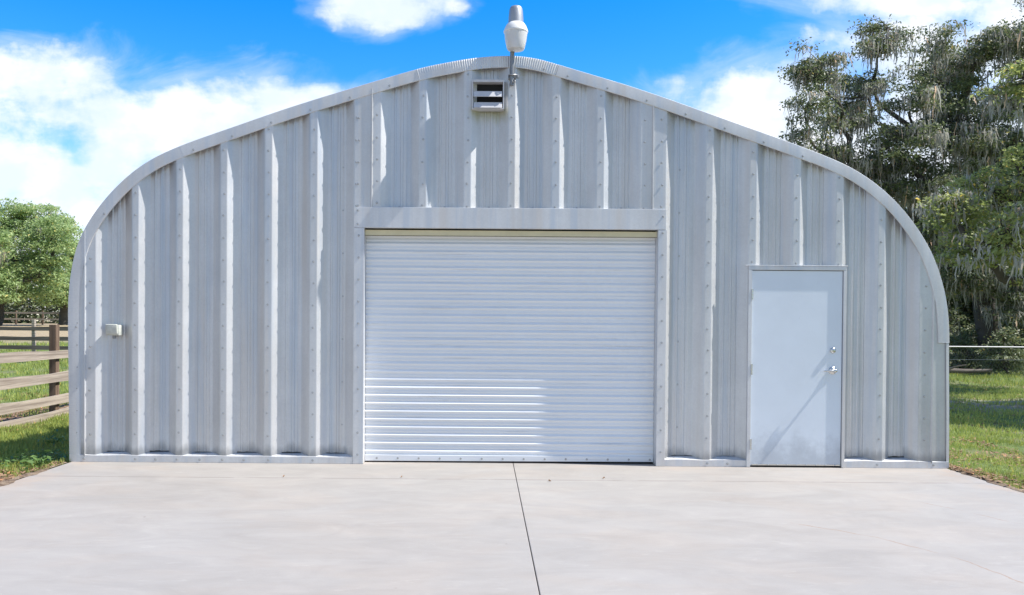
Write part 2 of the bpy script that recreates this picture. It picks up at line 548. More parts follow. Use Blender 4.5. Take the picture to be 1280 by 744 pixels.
gx = axis(-20, 20, .2, 900); gy = axis(-12, 26, .2, 900)
GX, GY = np.meshgrid(gx, gy)
V = np.stack([GX.ravel(), GY.ravel(), gz(GX, GY).ravel()], 1)
nx_, ny_ = len(gx), len(gy)
ii, jj = np.meshgrid(np.arange(nx_ - 1), np.arange(ny_ - 1))
a = (jj * nx_ + ii).ravel()
tag(np_mesh('ground', V, np.stack([a, a + 1, a + nx_ + 1, a + nx_], 1), M['ground'], smooth=True), kind='structure')

mb = MB()
SX0, SX1, JX = -4.30, 4.83, .312
for (x0, x1) in ((SX0, JX - .0028), (JX + .0028, SX1)):
    for (y0, y1) in ((-5.496, .6), (-10.2, -5.504), (-15.0, -10.208)):
        mb.box(x0, x1, y0, y1, -.13, 0, bev=.005)
mb.box(SX0 + .01, SX1 - .01, .604, 12.0, -.13, -.002)
mb.box(SX0 + .02, SX1 - .02, -14.98, 11.9, -.15, -.03, 1)
tag(mb.build('concrete_slab', [M['concrete'], M['grit']]), kind='structure')

# soil crept over the slab edges
for sg, xe in ((1, SX1), (-1, SX0)):
    ys_ = np.arange(-7, .0 if sg > 0 else -.05, .035)
    rs0 = np.random.RandomState(9 + sg)
    nn = np.convolve(rs0.normal(size=len(ys_) + 14), np.hanning(15) / 3.2, 'valid')
    n2 = np.convolve(rs0.normal(size=len(ys_) + 2), np.ones(3) / 3, 'valid')
    inn = np.clip(.004 + nn * .030 + n2 * .022, -.014, .10)
    rows_ = []
    for w_, zf in ((0, .003), (.35, .012), (.7, -.005), (1, None)):
        xx0 = xe - sg * inn
        xx1 = xe + sg * (.13 + .05 * nn)
        x_ = xx0 + (xx1 - xx0) * w_
        z_ = (zf + rs0.uniform(-.004, .006, len(ys_)) * (w_ > 0)) if zf is not None else gz(x_, ys_) - .02
        rows_.append(np.stack([x_, ys_, np.broadcast_to(z_, x_.shape)], 1))
    V = np.concatenate(rows_); n_ = len(ys_)
    ii, jj = np.meshgrid(np.arange(n_ - 1), np.arange(3))
    a = (jj * n_ + ii).ravel()
    tag(np_mesh('soil_edge', V, np.stack([a, a + 1, a + n_ + 1, a + n_], 1), M['ground']), kind='structure')

# ================================================================== THE ARCH BUILDING
LEN = 12.0
bld = thing('metal_building', (.26, 0, 0), 'silver corrugated metal arch building with roll-up door standing on the concrete slab', 'building')
raw = [(-4.322, 0.0), (-4.328, .7), (-4.337, 1.438), (-4.332, 1.73), (-4.30, 2.02), (-4.236, 2.272), (-4.136, 2.48),
       (-4.011, 2.664), (-3.862, 2.839), (-3.666, 3.02), (-3.45, 3.165), (-3.18, 3.29), (-2.87, 3.405), (-2.557, 3.515),
       (-2.142, 3.663), (-1.727, 3.798), (-1.312, 3.927), (-.898, 4.052), (-.62, 4.128), (-.4, 4.173), (-.17, 4.215), (.06, 4.24),
       (.305, 4.245), (.529, 4.216), (.75, 4.156), (1.011, 4.08), (1.427, 3.96), (1.844, 3.826), (2.26, 3.682),
       (2.677, 3.536), (3.093, 3.392), (3.50, 3.243), (3.803, 3.108), (4.056, 2.944), (4.306, 2.717), (4.518, 2.444),
       (4.671, 2.163), (4.776, 1.831), (4.824, 1.507), (4.836, 1.0), (4.846, .5), (4.850, 0.0)]


def catmull(P, n=5):
    P = [np.array(p) for p in P]
    out = []
    for i in range(len(P) - 1):
        p0 = P[max(i - 1, 0)]; p1 = P[i]; p2 = P[i + 1]; p3 = P[min(i + 2, len(P) - 1)]
        for k in range(n):
            u = k / n
            out.append(.5 * (2 * p1 + (p2 - p0) * u + (2 * p0 - 5 * p1 + 4 * p2 - p3) * u * u + (3 * p1 - p0 - 3 * p2 + p3) * u ** 3))
    out.append(P[-1])
    return np.array(out)


ARC = catmull(raw, 5)
for _ in range(3):
    ARC[1:-1] = .25 * ARC[:-2] + .5 * ARC[1:-1] + .25 * ARC[2:]
tg = np.gradient(ARC, axis=0)
tg /= np.linalg.norm(tg, axis=1)[:, None]
NRM = np.stack([tg[:, 1], -tg[:, 0]], 1)          # inward normal (x,z)
NRM = np.where((NRM * (np.array([[.26, 1.6]]) - ARC)).sum(1)[:, None] > 0, NRM, -NRM)
SL = np.concatenate([[0], np.cumsum(np.linalg.norm(np.diff(ARC, axis=0), axis=1))])


def arc_top(x, inset):
    q = ARC + NRM * inset
    o = np.argsort(q[:, 0])
    return float(np.interp(x, q[o, 0], q[o, 1]))


# ---- roof: corrugated arch shell running back from the front trim
prof = [(0, .012)]
y = .0
while y < LEN - .3:
    prof += [(y + .10, .012), (y + .20, .165), (y + .50, .165), (y + .60, .012)]
    y += .60
prof.append((LEN, .012))
na = len(ARC)
V = []
for (yy, dd) in prof:
    q = ARC + NRM * dd
    V.append(np.stack([q[:, 0], np.full(na, yy), q[:, 1]], 1))
V = np.concatenate(V)
ii, jj = np.meshgrid(np.arange(na - 1), np.arange(len(prof) - 1))
a = (jj * na + ii).ravel()
np_mesh('roof', V, np.stack([a, a + 1, a + na + 1, a + na], 1), M['roofsheet'], bld)
mb = MB()
q = ARC + NRM * .03
mb.face([(p[0], LEN - .02, max(p[1], .0)) for p in q])
mb.build('rear_wall', M['sheet'], bld)

# ---- end wall: one ribbed skin, flanges at y=0 and pans 6 cm behind
D0 = .073
flats = [(-4.317, -4.058, 1), (-3.676, -3.610, 0), (-3.216, -3.148, 0), (-2.755, -2.689, 0), (-2.296, -2.221, 0), (-1.825, -1.750, 0),
         (-1.367, -1.093, 1), (-.694, -.619, 0), (-.228, -.154, 0), (.229, .303, 0), (.686, .766, 0), (1.151, 1.230, 0),
         (1.604, 1.876, 1), (2.286, 2.360, 0), (2.743, 2.818, 0), (3.196, 3.271, 0), (3.641, 3.716, 0), (4.085, 4.156, 0), (4.522, 4.832, 1)]
pl = []
for i, (x0, x1, wide) in enumerate(flats):
    if wide:
        xr = {0: -4.167, 6: -1.185, 12: 1.736, 18: 4.668}[i]
        pl += [(x0, .0), (xr - .012, .0), (xr - .004, -.012), (xr + .004, -.012), (xr + .010, .004), (x1, .004 if i < 18 else .004)]
    else:
        pl += [(x0, .0), (x1, .0)]
    if i < len(flats) - 1:
        nx0 = flats[i + 1][0]
        w = nx0 - x1
        j1, j2 = random.uniform(-.006, .006), random.uniform(-.006, .006)
        pl += [(x1 + .100, D0), (x1 + .130 + j1, D0), (x1 + .138 + j1, D0 - .006), (x1 + .150 + j1, D0 - .006), (x1 + .158 + j1, D0),
               (x1 + .195, D0), (x1 + .203, D0 - .007), (x1 + .222, D0 - .007), (x1 + .230, D0),
               (x1 + .258 + j2, D0), (x1 + .264 + j2, D0 - .005), (nx0 - .100, D0)]
# round the sheet bends
rp = [pl[0]]
for p0, p1, p2 in zip(pl[:-2], pl[1:-1], pl[2:]):
    a_, b_, c_ = Vector(p0), Vector(p1), Vector(p2)
    la, lc = (a_ - b_).length, (c_ - b_).length
    if la < .02 or lc < .02:
        rp.append(p1); continue
    r_ = min(.007, la * .3, lc * .3)
    q0 = b_ + (a_ - b_).normalized() * r_; q2 = b_ + (c_ - b_).normalized() * r_
    rp += [tuple(q0), tuple((q0 + q2) * .25 + b_ * .5), tuple(q2)]
rp.append(pl[-1])
xs = sorted(set([p[0] for p in rp] + [-4.29, -4.26, -4.22, 4.70, 4.74, 4.78, 4.81, -1.366, 1.878, 2.737, 3.749]))
pxs = [p[0] for p in rp]; pys = [p[1] for p in rp]


def zbot(x):
    if -1.366 < x < 1.878: return 2.655
    if 2.737 < x < 3.749: return 2.080
    return .108


mb = MB()
for x0, x1 in zip(xs[:-1], xs[1:]):
    if x1 - x0 < 1e-5: continue
    zb = zbot((x0 + x1) / 2)
    y0, y1 = np.interp([x0, x1], pxs, pys)
    if zb < 1 and (y0 + y1) / 2 < .055:
        zb = .055
    ins = .055 if abs((x0 + x1) / 2 - .26) < 4.3 else .006
    zt0, zt1 = arc_top(x0, ins), arc_top(x1, ins)
    if abs((x0 + x1) / 2 - .26) > 4.38:
        zt0, zt1 = max(zt0, 1.30), max(zt1, 1.30)
    if min(zt0, zt1) < zb + .02:
        continue
    zb0 = zb1 = zb
    if .1 < zb < 1:
        pi_ = next((q for q in range(18) if flats[q][1] <= (x0 + x1) / 2 <= flats[q + 1][0]), 0)
        wd_ = (flats[pi_][1], flats[pi_ + 1][0])
        hh_ = .010 * (.5 + .5 * math.sin(pi_ * 2.3))
        zb0, zb1 = [.094 + hh_ + .009 * math.sin(math.pi * min(1, max(0, (xx_ - wd_[0]) / (wd_[1] - wd_[0])))) * (1 if pi_ % 3 else .5) + .002 * math.sin(xx_ * 60) for xx_ in (x0, x1)]
    mb.face([(x0, y0, zb0), (x1, y1, zb1), (x1, y1, zt1), (x0, y0, zt0)])


def screw(mb, x, z, y=0., r=.0085, mi=1):
    mb.lathe((x, y, z), [(r * 1.5, .001), (r * 1.5, -.002), (r, -.0025), (r * .95, -.0075), (r * .6, -.0085)], 7, mi, 'Y')


rows = [-4.245, -4.115] + [(a + b) / 2 for a, b, w in flats if not w] + [-1.345, -1.322, -1.13, 1.65, 1.83, 4.59, 4.765]
for x in rows:
    z = (.30 if zbot(x) < 1 else zbot(x) + .045) + random.uniform(-.02, .02)
    top = arc_top(x, .13)
    while z < top:
        screw(mb, x + random.uniform(-.006, .006), z + random.uniform(-.006, .006), .004 if x > 4.7 else 0)
        z += .228
for x1 in [f[1] for f in flats[6:12]]:
    screw(mb, x1 + .19, 2.69, D0 - .001)
for x in (-1.49, 2.03):
    z = .4
    while z < 3.4:
        screw(mb, x, z, D0); z += .45
wall = mb.build('end_wall', [M['sheet'], M['screw']], bld)

# ---- arch trim: angle with a face on the gable and a lip back over the roof
def trim(s0, s1, width, front, crimp=0.0, crimp_n=0):
    n = max(12, int((s1 - s0) / (.012 if crimp else .05)))
    ss = np.linspace(s0, s1, n + 1)
    ox, oz = np.interp(ss, SL, ARC[:, 0]), np.interp(ss, SL, ARC[:, 1])
    nx, nz = np.interp(ss, SL, NRM[:, 0]), np.interp(ss, SL, NRM[:, 1])
    mb = MB()
    rows_ = []
    for i in range(n + 1):
        w = crimp * (1 if i % 2 else -1)
        P_ = lambda d, yy: (ox[i] + nx[i] * d, yy, oz[i] + nz[i] * d)
        rows_.append([P_(-.004, .14), P_(-.006 + w * .5, front + .006), P_(-.002 + w * .5, front + w), P_(width * .5, front - .002 + w),
                      P_(width - .004, front + w * .3), P_(width, front + .006), P_(width - .002, front + .016)])
    b = len(mb.v)
    k = len(rows_[0])
    for r_ in rows_: mb.v += r_
    for i in range(n):
        for j in range(k - 1):
            mb.f.append((b + i * k + j, b + (i + 1) * k + j, b + (i + 1) * k + j + 1, b + i * k + j + 1)); mb.mi.append(0)
    s = s0 + .12
    while s < s1 - .05:
        x, z = np.interp(s, SL, ARC[:, 0]), np.interp(s, SL, ARC[:, 1])
        a, c_ = np.interp(s, SL, NRM[:, 0]), np.interp(s, SL, NRM[:, 1])
        if crimp == 0 or random.random() < .3:
            screw(mb, x + a * .082, z + c_ * .082, front - .001)
        s += .43
    return mb.build('edge_trim', [M['trim'], M['screw']], bld, 35)


def s_at(x, zmin=0.):
    k = np.argmin(np.abs(ARC[:, 0] - x) + (ARC[:, 1] < zmin) * 10)
    return SL[k]


sA, sB, sC, sD, sE = s_at(-4.30, 1.8), s_at(-.66, 3), s_at(.82, 3), s_at(3.45, 2.5), SL[np.argmin(np.abs(ARC[:, 1] - 1.36) + (ARC[:, 0] < 0) * 10)]
s_low = SL[np.argmin(np.abs(ARC[:, 1] - .012) + (ARC[:, 0] > 0) * 10)]
s_mid = SL[np.argmin(np.abs(ARC[:, 1] - 1.2) + (ARC[:, 0] > 0) * 10)]
trim(s_low, s_at(-3.15, 2), .115, -.0060, .0010)
trim(s_at(-3.17, 2), sB + .02, .115, -.0080)
trim(sB - .05, s_at(-.28, 3), .118, -.0110, .0020)
trim(s_at(-.36, 3), sC, .115, -.0095, .0030)
trim(sC - .05, sD, .115, -.0125)
trim(sD - .03, sE, .112, -.0115, .0010)


def corner(sgn):
    mb = MB()
    P_ = [(p, k) for p, k in zip(ARC, NRM) if p[1] < 1.45 and p[0] * sgn > 0]
    P_.sort(key=lambda q: q[0][1])
    for (p, k), (p2, k2) in zip(P_[:-1], P_[1:]):
        o = lambda p, k, d, yy: (p[0] + k[0] * d, yy, p[1] + k[1] * d)
        mb.face([o(p, k, .0, -.006), o(p2, k2, .0, -.006), o(p2, k2, .03, -.007), o(p, k, .03, -.007)])
        mb.face([o(p, k, -.001, -.006), o(p2, k2, -.001, -.006), o(p2, k2, -.001, .13), o(p, k, -.001, .13)])
    return mb.build('corner_trim', M['trim'], bld)


corner(-1); corner(1)

# ---- base angle with a sunlit ledge
def base_piece(x0, x1):
    mb = MB()
    n = int((x1 - x0) / .06)
    for i in range(n):
        a, b = x0 + (x1 - x0) * i / n, x0 + (x1 - x0) * (i + 1) / n
        za, zb2 = .070 + .003 * math.sin(a * 13), .070 + .003 * math.sin(b * 13)
        mb.face([(a, -.0085, .002), (b, -.0085, .002), (b, -.0085, zb2), (a, -.0085, za)])
        mb.face([(a, -.0085, za), (b, -.0085, zb2), (b, .03, zb2 + .014), (a, .03, za + .014)])
        mb.face([(a, .03, za + .014), (b, .03, zb2 + .014), (b, .095, zb2 + .032), (a, .095, za + .032)])
    for a, b, w in flats:
        xc = (a + b) / 2
        if x0 + .05 < xc < x1 - .05:
            screw(mb, xc + random.uniform(-.02, .02), .035, -.0085, .009)
            if random.random() < .5:
                screw(mb, xc + .22, .034, -.0085, .010)
    # dark backing behind the open crimped pan ends
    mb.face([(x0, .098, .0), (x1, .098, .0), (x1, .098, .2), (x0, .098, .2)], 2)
    return mb.build('base_trim', [M['trim'], M['screw'], M['dark']], bld)


base_piece(-4.322, -1.367); base_piece(1.889, 2.737); base_piece(3.752, 4.846)

# ---- roll-up door opening: header, jambs, curtain
def plate(name, x0, x1, z0, z1, y0, y1, m=None, screws=(), parent=bld, bev=.003):
    mb = MB()
    mb.box(x0, x1, y0, y1, z0, z1, bev=bev)
    for sx, sz in screws: screw(mb, sx, sz, y0)
    return mb.build(name, [m or M['trim'], M['screw']], parent)


plate('header', -1.366, 1.878, 2.462, 2.676, -.013, .055, None, [(-1.325, 2.64), (-1.325, 2.50), (1.845, 2.60)])
jz = [.10 + .228 * i for i in range(11)]
plate('jamb', -1.365, -1.258, .002, 2.4605, -.012, .145, None, [(-1.315, z) for z in jz])
plate('jamb', 1.796, 1.888, .002, 2.4605, -.012, .145, None, [(1.843, z + .05) for z in jz])
mb = MB()
mb.box(-1.2575, 1.7955, .045, .070, 2.386, 2.447, bev=.004)
mb.box(-1.2575, 1.795, .0435, .0445, 2.3862, 2.3895, 1)
mb.build('hood_strip', [M['cream'], M['dark']], bld)
mb = MB()
mb.face([(-1.30, .19, .0), (1.85, .19, .0), (1.85, .19, 2.6), (-1.30, .19, 2.6)])
mb.build('opening_backing', M['dark'], bld)

rd = MB()
pitch, amp, yc = .0843, .0095, .126
zz = np.arange(.075, 2.392, pitch / 24)
xx = np.linspace(-1.2565, 1.7945, 40)
bow = lambda x, z: .0025 * math.sin(x * 1.1 + .4) * math.sin(z * 1.7)
grid = []
for z in zz:
    ph = 2 * math.pi * (z - .075) / pitch
    fr = (ph / (2 * math.pi)) % 1.0
    s_ = math.exp(-((fr - .5) / .135) ** 2) - .55 * math.exp(-((fr - .82) / .07) ** 2) + .16 * math.cos(ph * 2)
    sh = 0.002 * math.sin(7.0 * math.floor((z - .075) / pitch))
    for x in xx:
        grid.append((x, yc - amp * s_ + bow(x, z) + sh, z))
b = 0
rd.v = grid
for j in range(len(zz) - 1):
    for i in range(len(xx) - 1):
        k = j * len(xx) + i
        rd.f.append((k, k + 1, k + len(xx) + 1, k + len(xx))); rd.mi.append(0)
door_roll = rd.build('roller_door', M['curtain'], bld, 60)
mb = MB()
V0 = [(-1.256, .012), (1.794, .020)]
mb.box(-1.256, 1.794, .108, .142, .014, .078, bev=.004)
for i in range(14):
    screw(mb, -1.13 + i * .222, .045, .108, .008)
for vi, p in enumerate(mb.v):
    mb.v[vi] = (p[0], p[1], p[2] + .010 * max(0, (p[0] + .2) / 2) * (1 if p[2] < .03 else .3))
mb.build('bottom_bar', [M['curtain'], M['screw']], door_roll)

# ---- man door
mb = MB()
mb.box(2.735, 2.773, -.026, .075, .003, 2.052, bev=.003)
mb.box(3.722, 3.752, -.026, .075, .003, 2.052, bev=.003)
mb.box(2.735, 3.752, -.0265, .075, 2.0525, 2.092, bev=.003)
mb.box(2.70, 3.765, -.030, -.006, 2.0935, 2.103, bev=.002)
mb.box(2.774, 3.721, -.015, .070, .002, .012, 1)
mb.build('door_frame', [M['trim'], M['dark']], bld)
door = plate('door', 2.778, 3.717, .018, 2.046, -.008, .035, M['door'], parent=bld, bev=.002)
mb = MB()
mb.box(2.79, 3.71, -.013, -.0085, .020, .034, bev=.001)
for i in range(9): screw(mb, 2.86 + i * .1, .027, -.013, .005)
mb.build('sweep', [M['steel'], M['screw']], door)
for z in (1.80, 1.02, .24):
    mb = MB()
    mb.tube([(2.7755, -.028, z - .055), (2.7755, -.028, z + .055)], .0085, 10)
    mb.box(2.784, 2.790, -.0125, -.0085, z - .05, z + .05)
    mb.build('hinge', M['steel'], door, 40)
mb = MB()
mb.lathe((3.622, -.0085, 1.013), [(.040, 0), (.040, -.006), (.034, -.012), (.022, -.016), (.015, -.022), (.013, -.055), (.017, -.062), (.017, -.078), (.011, -.083)], 28, 0, 'Y')
mb.tube([(3.622, -.068, 1.013), (3.585, -.072, 1.014), (3.545, -.070, 1.012), (3.508, -.062, 1.008)], [.011, .0105, .009, .0075], 10)
mb.build('handle', M['steel'], door, 40)
mb = MB()
mb.lathe((3.622, -.0085, 1.222), [(.031, 0), (.031, -.006), (.027, -.016), (.018, -.022), (.006, -.023)], 28, 0, 'Y')
mb.build('deadbolt', M['steel'], door, 40)

# ================================================================== things fixed to the gable
vent = thing('wall_vent', (.017, -.01, 3.69), 'small square metal louvre vent high under the roof peak with dark gaps', 'vent')
mb = MB()
x0, x1, z0, z1 = -.150, .184, 3.690, 3.993
for bx in ((x0, x0 + .013, z0, z1), (x1 - .013, x1, z0, z1), (x0 + .0135, x1 - .0135, z0, z0 + .012), (x0 + .0135, x1 - .0135, z1 - .026, z1)):
    mb.box(bx[0], bx[1], -.048, .055, bx[2], bx[3], bev=.002)
mb.build('frame', M['louvre'], vent)
mb = MB(); mb.face([(x0 + .01, .04, z0 + .01), (x1 - .01, .04, z0 + .01), (x1 - .01, .04, z1 - .01), (x0 + .01, .04, z1 - .01)])
mb.build('backing', M['dark'], vent)
for zc in (3.842, 3.728):
    mb = MB()
    Mx = Matrix.Translation((.017, -.050, zc)) @ Matrix.Rotation(R(-24), 4, 'X')
    mb.box(-.146, .146, -.0025, .0025, -.032, .036, bev=.001, M=Mx)
    mb.build('slat', M['louvre'], vent)

lamp = thing('yard_light', (.264, -.05, 3.93), 'barn light with milky white lens on a short pipe above the roof peak', 'light')
lx, ly = .297, -.10
mb = MB()
mb.tube([(.264, -.040, 3.935), (.264, -.040, 4.30), (.268, -.045, 4.42), (.275, -.055, 4.52)], .023, 14)
mb.build('pole', M['pipe'], lamp, 40)
mb = MB()
mb.box(.225, .305, -.022, -.006, 4.00, 4.05, bev=.004)
mb.tube([(.232, -.02, 4.045), (.234, -.062, 4.04), (.264, -.074, 4.03), (.294, -.062, 4.04), (.318, -.03, 4.045)], .007, 8)
mb.tube([(.225, -.03, 4.01), (.335, -.05, 4.02)], .009, 8)
mb.lathe((.322, -.05, 4.02), [(.018, -.01), (.018, .012), (.010, .02)], 8)
mb.tube([(.262, -.05, 3.99), (.272, -.075, 3.955), (.292, -.07, 3.965), (.296, -.05, 3.995)], .008, 8)
mb.build('clamp', M['pipe'], lamp, 40)
mb = MB()
mb.lathe((lx, ly, 4.278), [(.070, .0), (.084, .005), (.092, .02), (.108, .09), (.119, .178)], 40)
mb.build('lens', M['lens'], lamp, 40)
mb = MB()
mb.lathe((lx, ly, 4.456), [(.112, -.004), (.124, .0), (.1255, .012), (.122, .020), (.120, .030), (.104, .066), (.086, .090), (.078, .094)], 40)
mb.build('collar', M['white_plastic'], lamp, 40)
mb = MB()
mb.lathe((lx, ly, 4.550), [(.078, 0), (.075, .06), (.069, .13), (.064, .150), (.055, .166), (.034, .175), (.0, .177)], 40)
mb.build('housing', M['housing'], lamp, 40)

box = thing('outlet_box', (-3.86, .04, 1.32), 'small weathered grey outlet box with lid on the left of the wall', 'outlet')
mb = MB(); mb.box(-3.928, -3.792, -.045, .052, 1.322, 1.432, bev=.008)
for px_ in (-3.91, -3.81): screw(mb, px_, 1.377, -.045, .006)
mb.build('body', [M['box'], M['screw']], box, 40)
mb = MB()
Mx = Matrix.Translation((-3.86, -.050, 1.385)) @ Matrix.Rotation(R(8), 4, 'X')
mb.box(-.060, .060, -.022, .006, -.045, .055, bev=.008, M=Mx)
mb.build('lid', M['box'], box, 40)
mb = MB(); mb.lathe((-3.86, .0, 1.322), [(.018, 0), (.018, -.03), (.012, -.034)], 12); mb.build('gland', M['pipe'], box, 40)

# ================================================================== FENCES
def plank_rail(mb, p, q_, h, th, sag=.01):
    p, q_ = Vector(p), Vector(q_)
    d = q_ - p; L = d.length
    n = 7
    side = Vector((-d.y, d.x, 0)).normalized() * th / 2
    prev = None
    jz_ = [random.uniform(-.006, .006) for _ in range(n + 1)]
    secs = []
    for i in range(n + 1):
        u = i / n
        c_ = p + d * u + Vector((0, 0, -sag * 4 * u * (1 - u) + jz_[i]))
        hh = h / 2 * (1 + .5 * jz_[i] / .02)
        secs.append([c_ - side + Vector((0, 0, -hh)), c_ + side + Vector((0, 0, -hh)), c_ + side + Vector((0, 0, hh)), c_ - side + Vector((0, 0, hh))])
    b = len(mb.v)
    for s_ in secs: mb.v += [tuple(w) for w in s_]
    for i in range(n):
        for k in range(4):
            mb.f.append((b + i * 4 + k, b + i * 4 + (k + 1) % 4, b + i * 4 + 4 + (k + 1) % 4, b + i * 4 + 4 + k)); mb.mi.append(0)
    mb.f.append((b, b + 1, b + 2, b + 3)); mb.mi.append(0)
    e = b + n * 4
    mb.f.append((e, e + 3, e + 2, e + 1)); mb.mi.append(0)


nf = thing('rail_fence', (-6.8, 4.3, -.06), 'weathered wooden plank fence with brown post running past the left side of the building', 'fence')
py_ = [-2.9, -.5, 1.9, 4.3, 6.7, 9.1, 11.5]
for yy in py_:
    mb = MB(); mb.box(-6.855, -6.745, yy - .055, yy + .055, -.25, 1.40 + random.uniform(-.02, .02), bev=.008)
    mb.build('post', M['post'], nf)
for z in (.96, .59, .24, .0):
    for a_, b_ in ((-2.9, 1.9), (1.9, 6.7), (6.7, 11.5)):
        mb = MB()
        plank_rail(mb, (-6.72 + random.uniform(-.004, .004), a_ + .005, z + random.uniform(-.015, .015)),
                   (-6.72, b_ - .005, z + random.uniform(-.015, .015)), .145, .03)
        mb.build('rail', M['plank'], nf)

cf = thing('rail_fence', (-16.3, 20.5, 0), 'dark grey wooden rail fence crossing the pasture behind the brown post', 'fence')
for k in range(10):
    xx_ = -16.26 - 2.4 * 5 + 2.4 * k
    if xx_ > -5: break
    zg = float(gz(xx_, 20.5))
    mb = MB(); mb.box(xx_ - .055, xx_ + .055, 20.5 - .055, 20.5 + .055, zg - .2, 1.52 + random.uniform(-.04, .04), bev=.01)
    mb.build('post', M['plank'], cf)
for z in (1.17, .84, .50):
    for k in range(5):
        xa = -28.26 + 4.8 * k
        mb = MB(); plank_rail(mb, (xa + .005, 20.43, z + random.uniform(-.02, .02)), (xa + 4.79, 20.43, z + random.uniform(-.02, .02)), .14, .03)
        mb.build('rail', M['rail'], cf)

ff = thing('rail_fence', (-40, 64, 1), 'distant low tan rail fence in front of the woods at far left', 'fence')
for k in range(11):
    xx_ = -52 + 2.4 * k
    mb = MB(); mb.box(xx_ - .06, xx_ + .06, 63.94, 64.06, .9, 2.35, bev=.01); mb.build('post', M['post'], ff)
for z in (1.6, 2.15):
    mb = MB(); plank_rail(mb, (-52, 63.9, z), (-28, 63.9, z), .16, .03); mb.build('rail', M['plank'], ff)

wf = thing('wire_fence', (14.5, 15.9, 0), 'thin grey wire fence with pipe top rail at the foot of the dark trees', 'fence')
WY = 15.9
zr = .885
mb = MB(); mb.tube([(4.0, WY, zr), (28, WY, zr)], .026, 8); mb.build('top_rail', M['pipe'], wf, 40)
mb = MB(); mb.tube([(4.0, WY, .50 + .004 * k) if k % 2 else (4.0 + k, WY, .50) for k in range(0, 25, 2)], .006, 5)
mb.build('tension_wire', M['pipe'], wf)
for k in range(8):
    xx_ = 4.4 + 3.0 * k
    if abs(xx_ - 13.4) < .1: xx_ = 13.1
    zg = float(gz(xx_, WY))
    mb = MB(); mb.tube([(xx_, WY + .03, zg - .1), (xx_, WY + .03, zr + .05)], .03, 10); mb.build('post', M['pipe'], wf, 40)
mb = MB()
for k in range(90):
    xa = 12.4 + k * .09
    for s_ in (1, -1):
        mb.tube([(xa, WY - .03, -.02), (xa + s_ * .45, WY - .03, zr - .02)], .0013, 3, cap=False)
mb.build('chain_link', M['pipe'], wf)


# ================================================================== TREES
def rnd_unit(rs, n):
    v = rs.normal(size=(n, 3))
    return v / np.linalg.norm(v, axis=1)[:, None]


def leaf_quads(rs, C, size, flat=.35):
    n = len(C)
    nrm = rnd_unit(rs, n); nrm[:, 2] = np.abs(nrm[:, 2]) + flat
    nrm /= np.linalg.norm(nrm, axis=1)[:, None]
    a = np.cross(nrm, rnd_unit(rs, n)); a /= (np.linalg.norm(a, axis=1)[:, None] + 1e-9)
    b = np.cross(nrm, a)
    s = size * rs.uniform(.6, 1.35, n)[:, None]
    V = np.stack([C - a * s, C - b * s * .45 + nrm * s * .12, C + a * s, C + b * s * .45 + nrm * s * .12], 1).reshape(-1, 3)
    F = np.arange(n * 4).reshape(-1, 4)
    return V, F


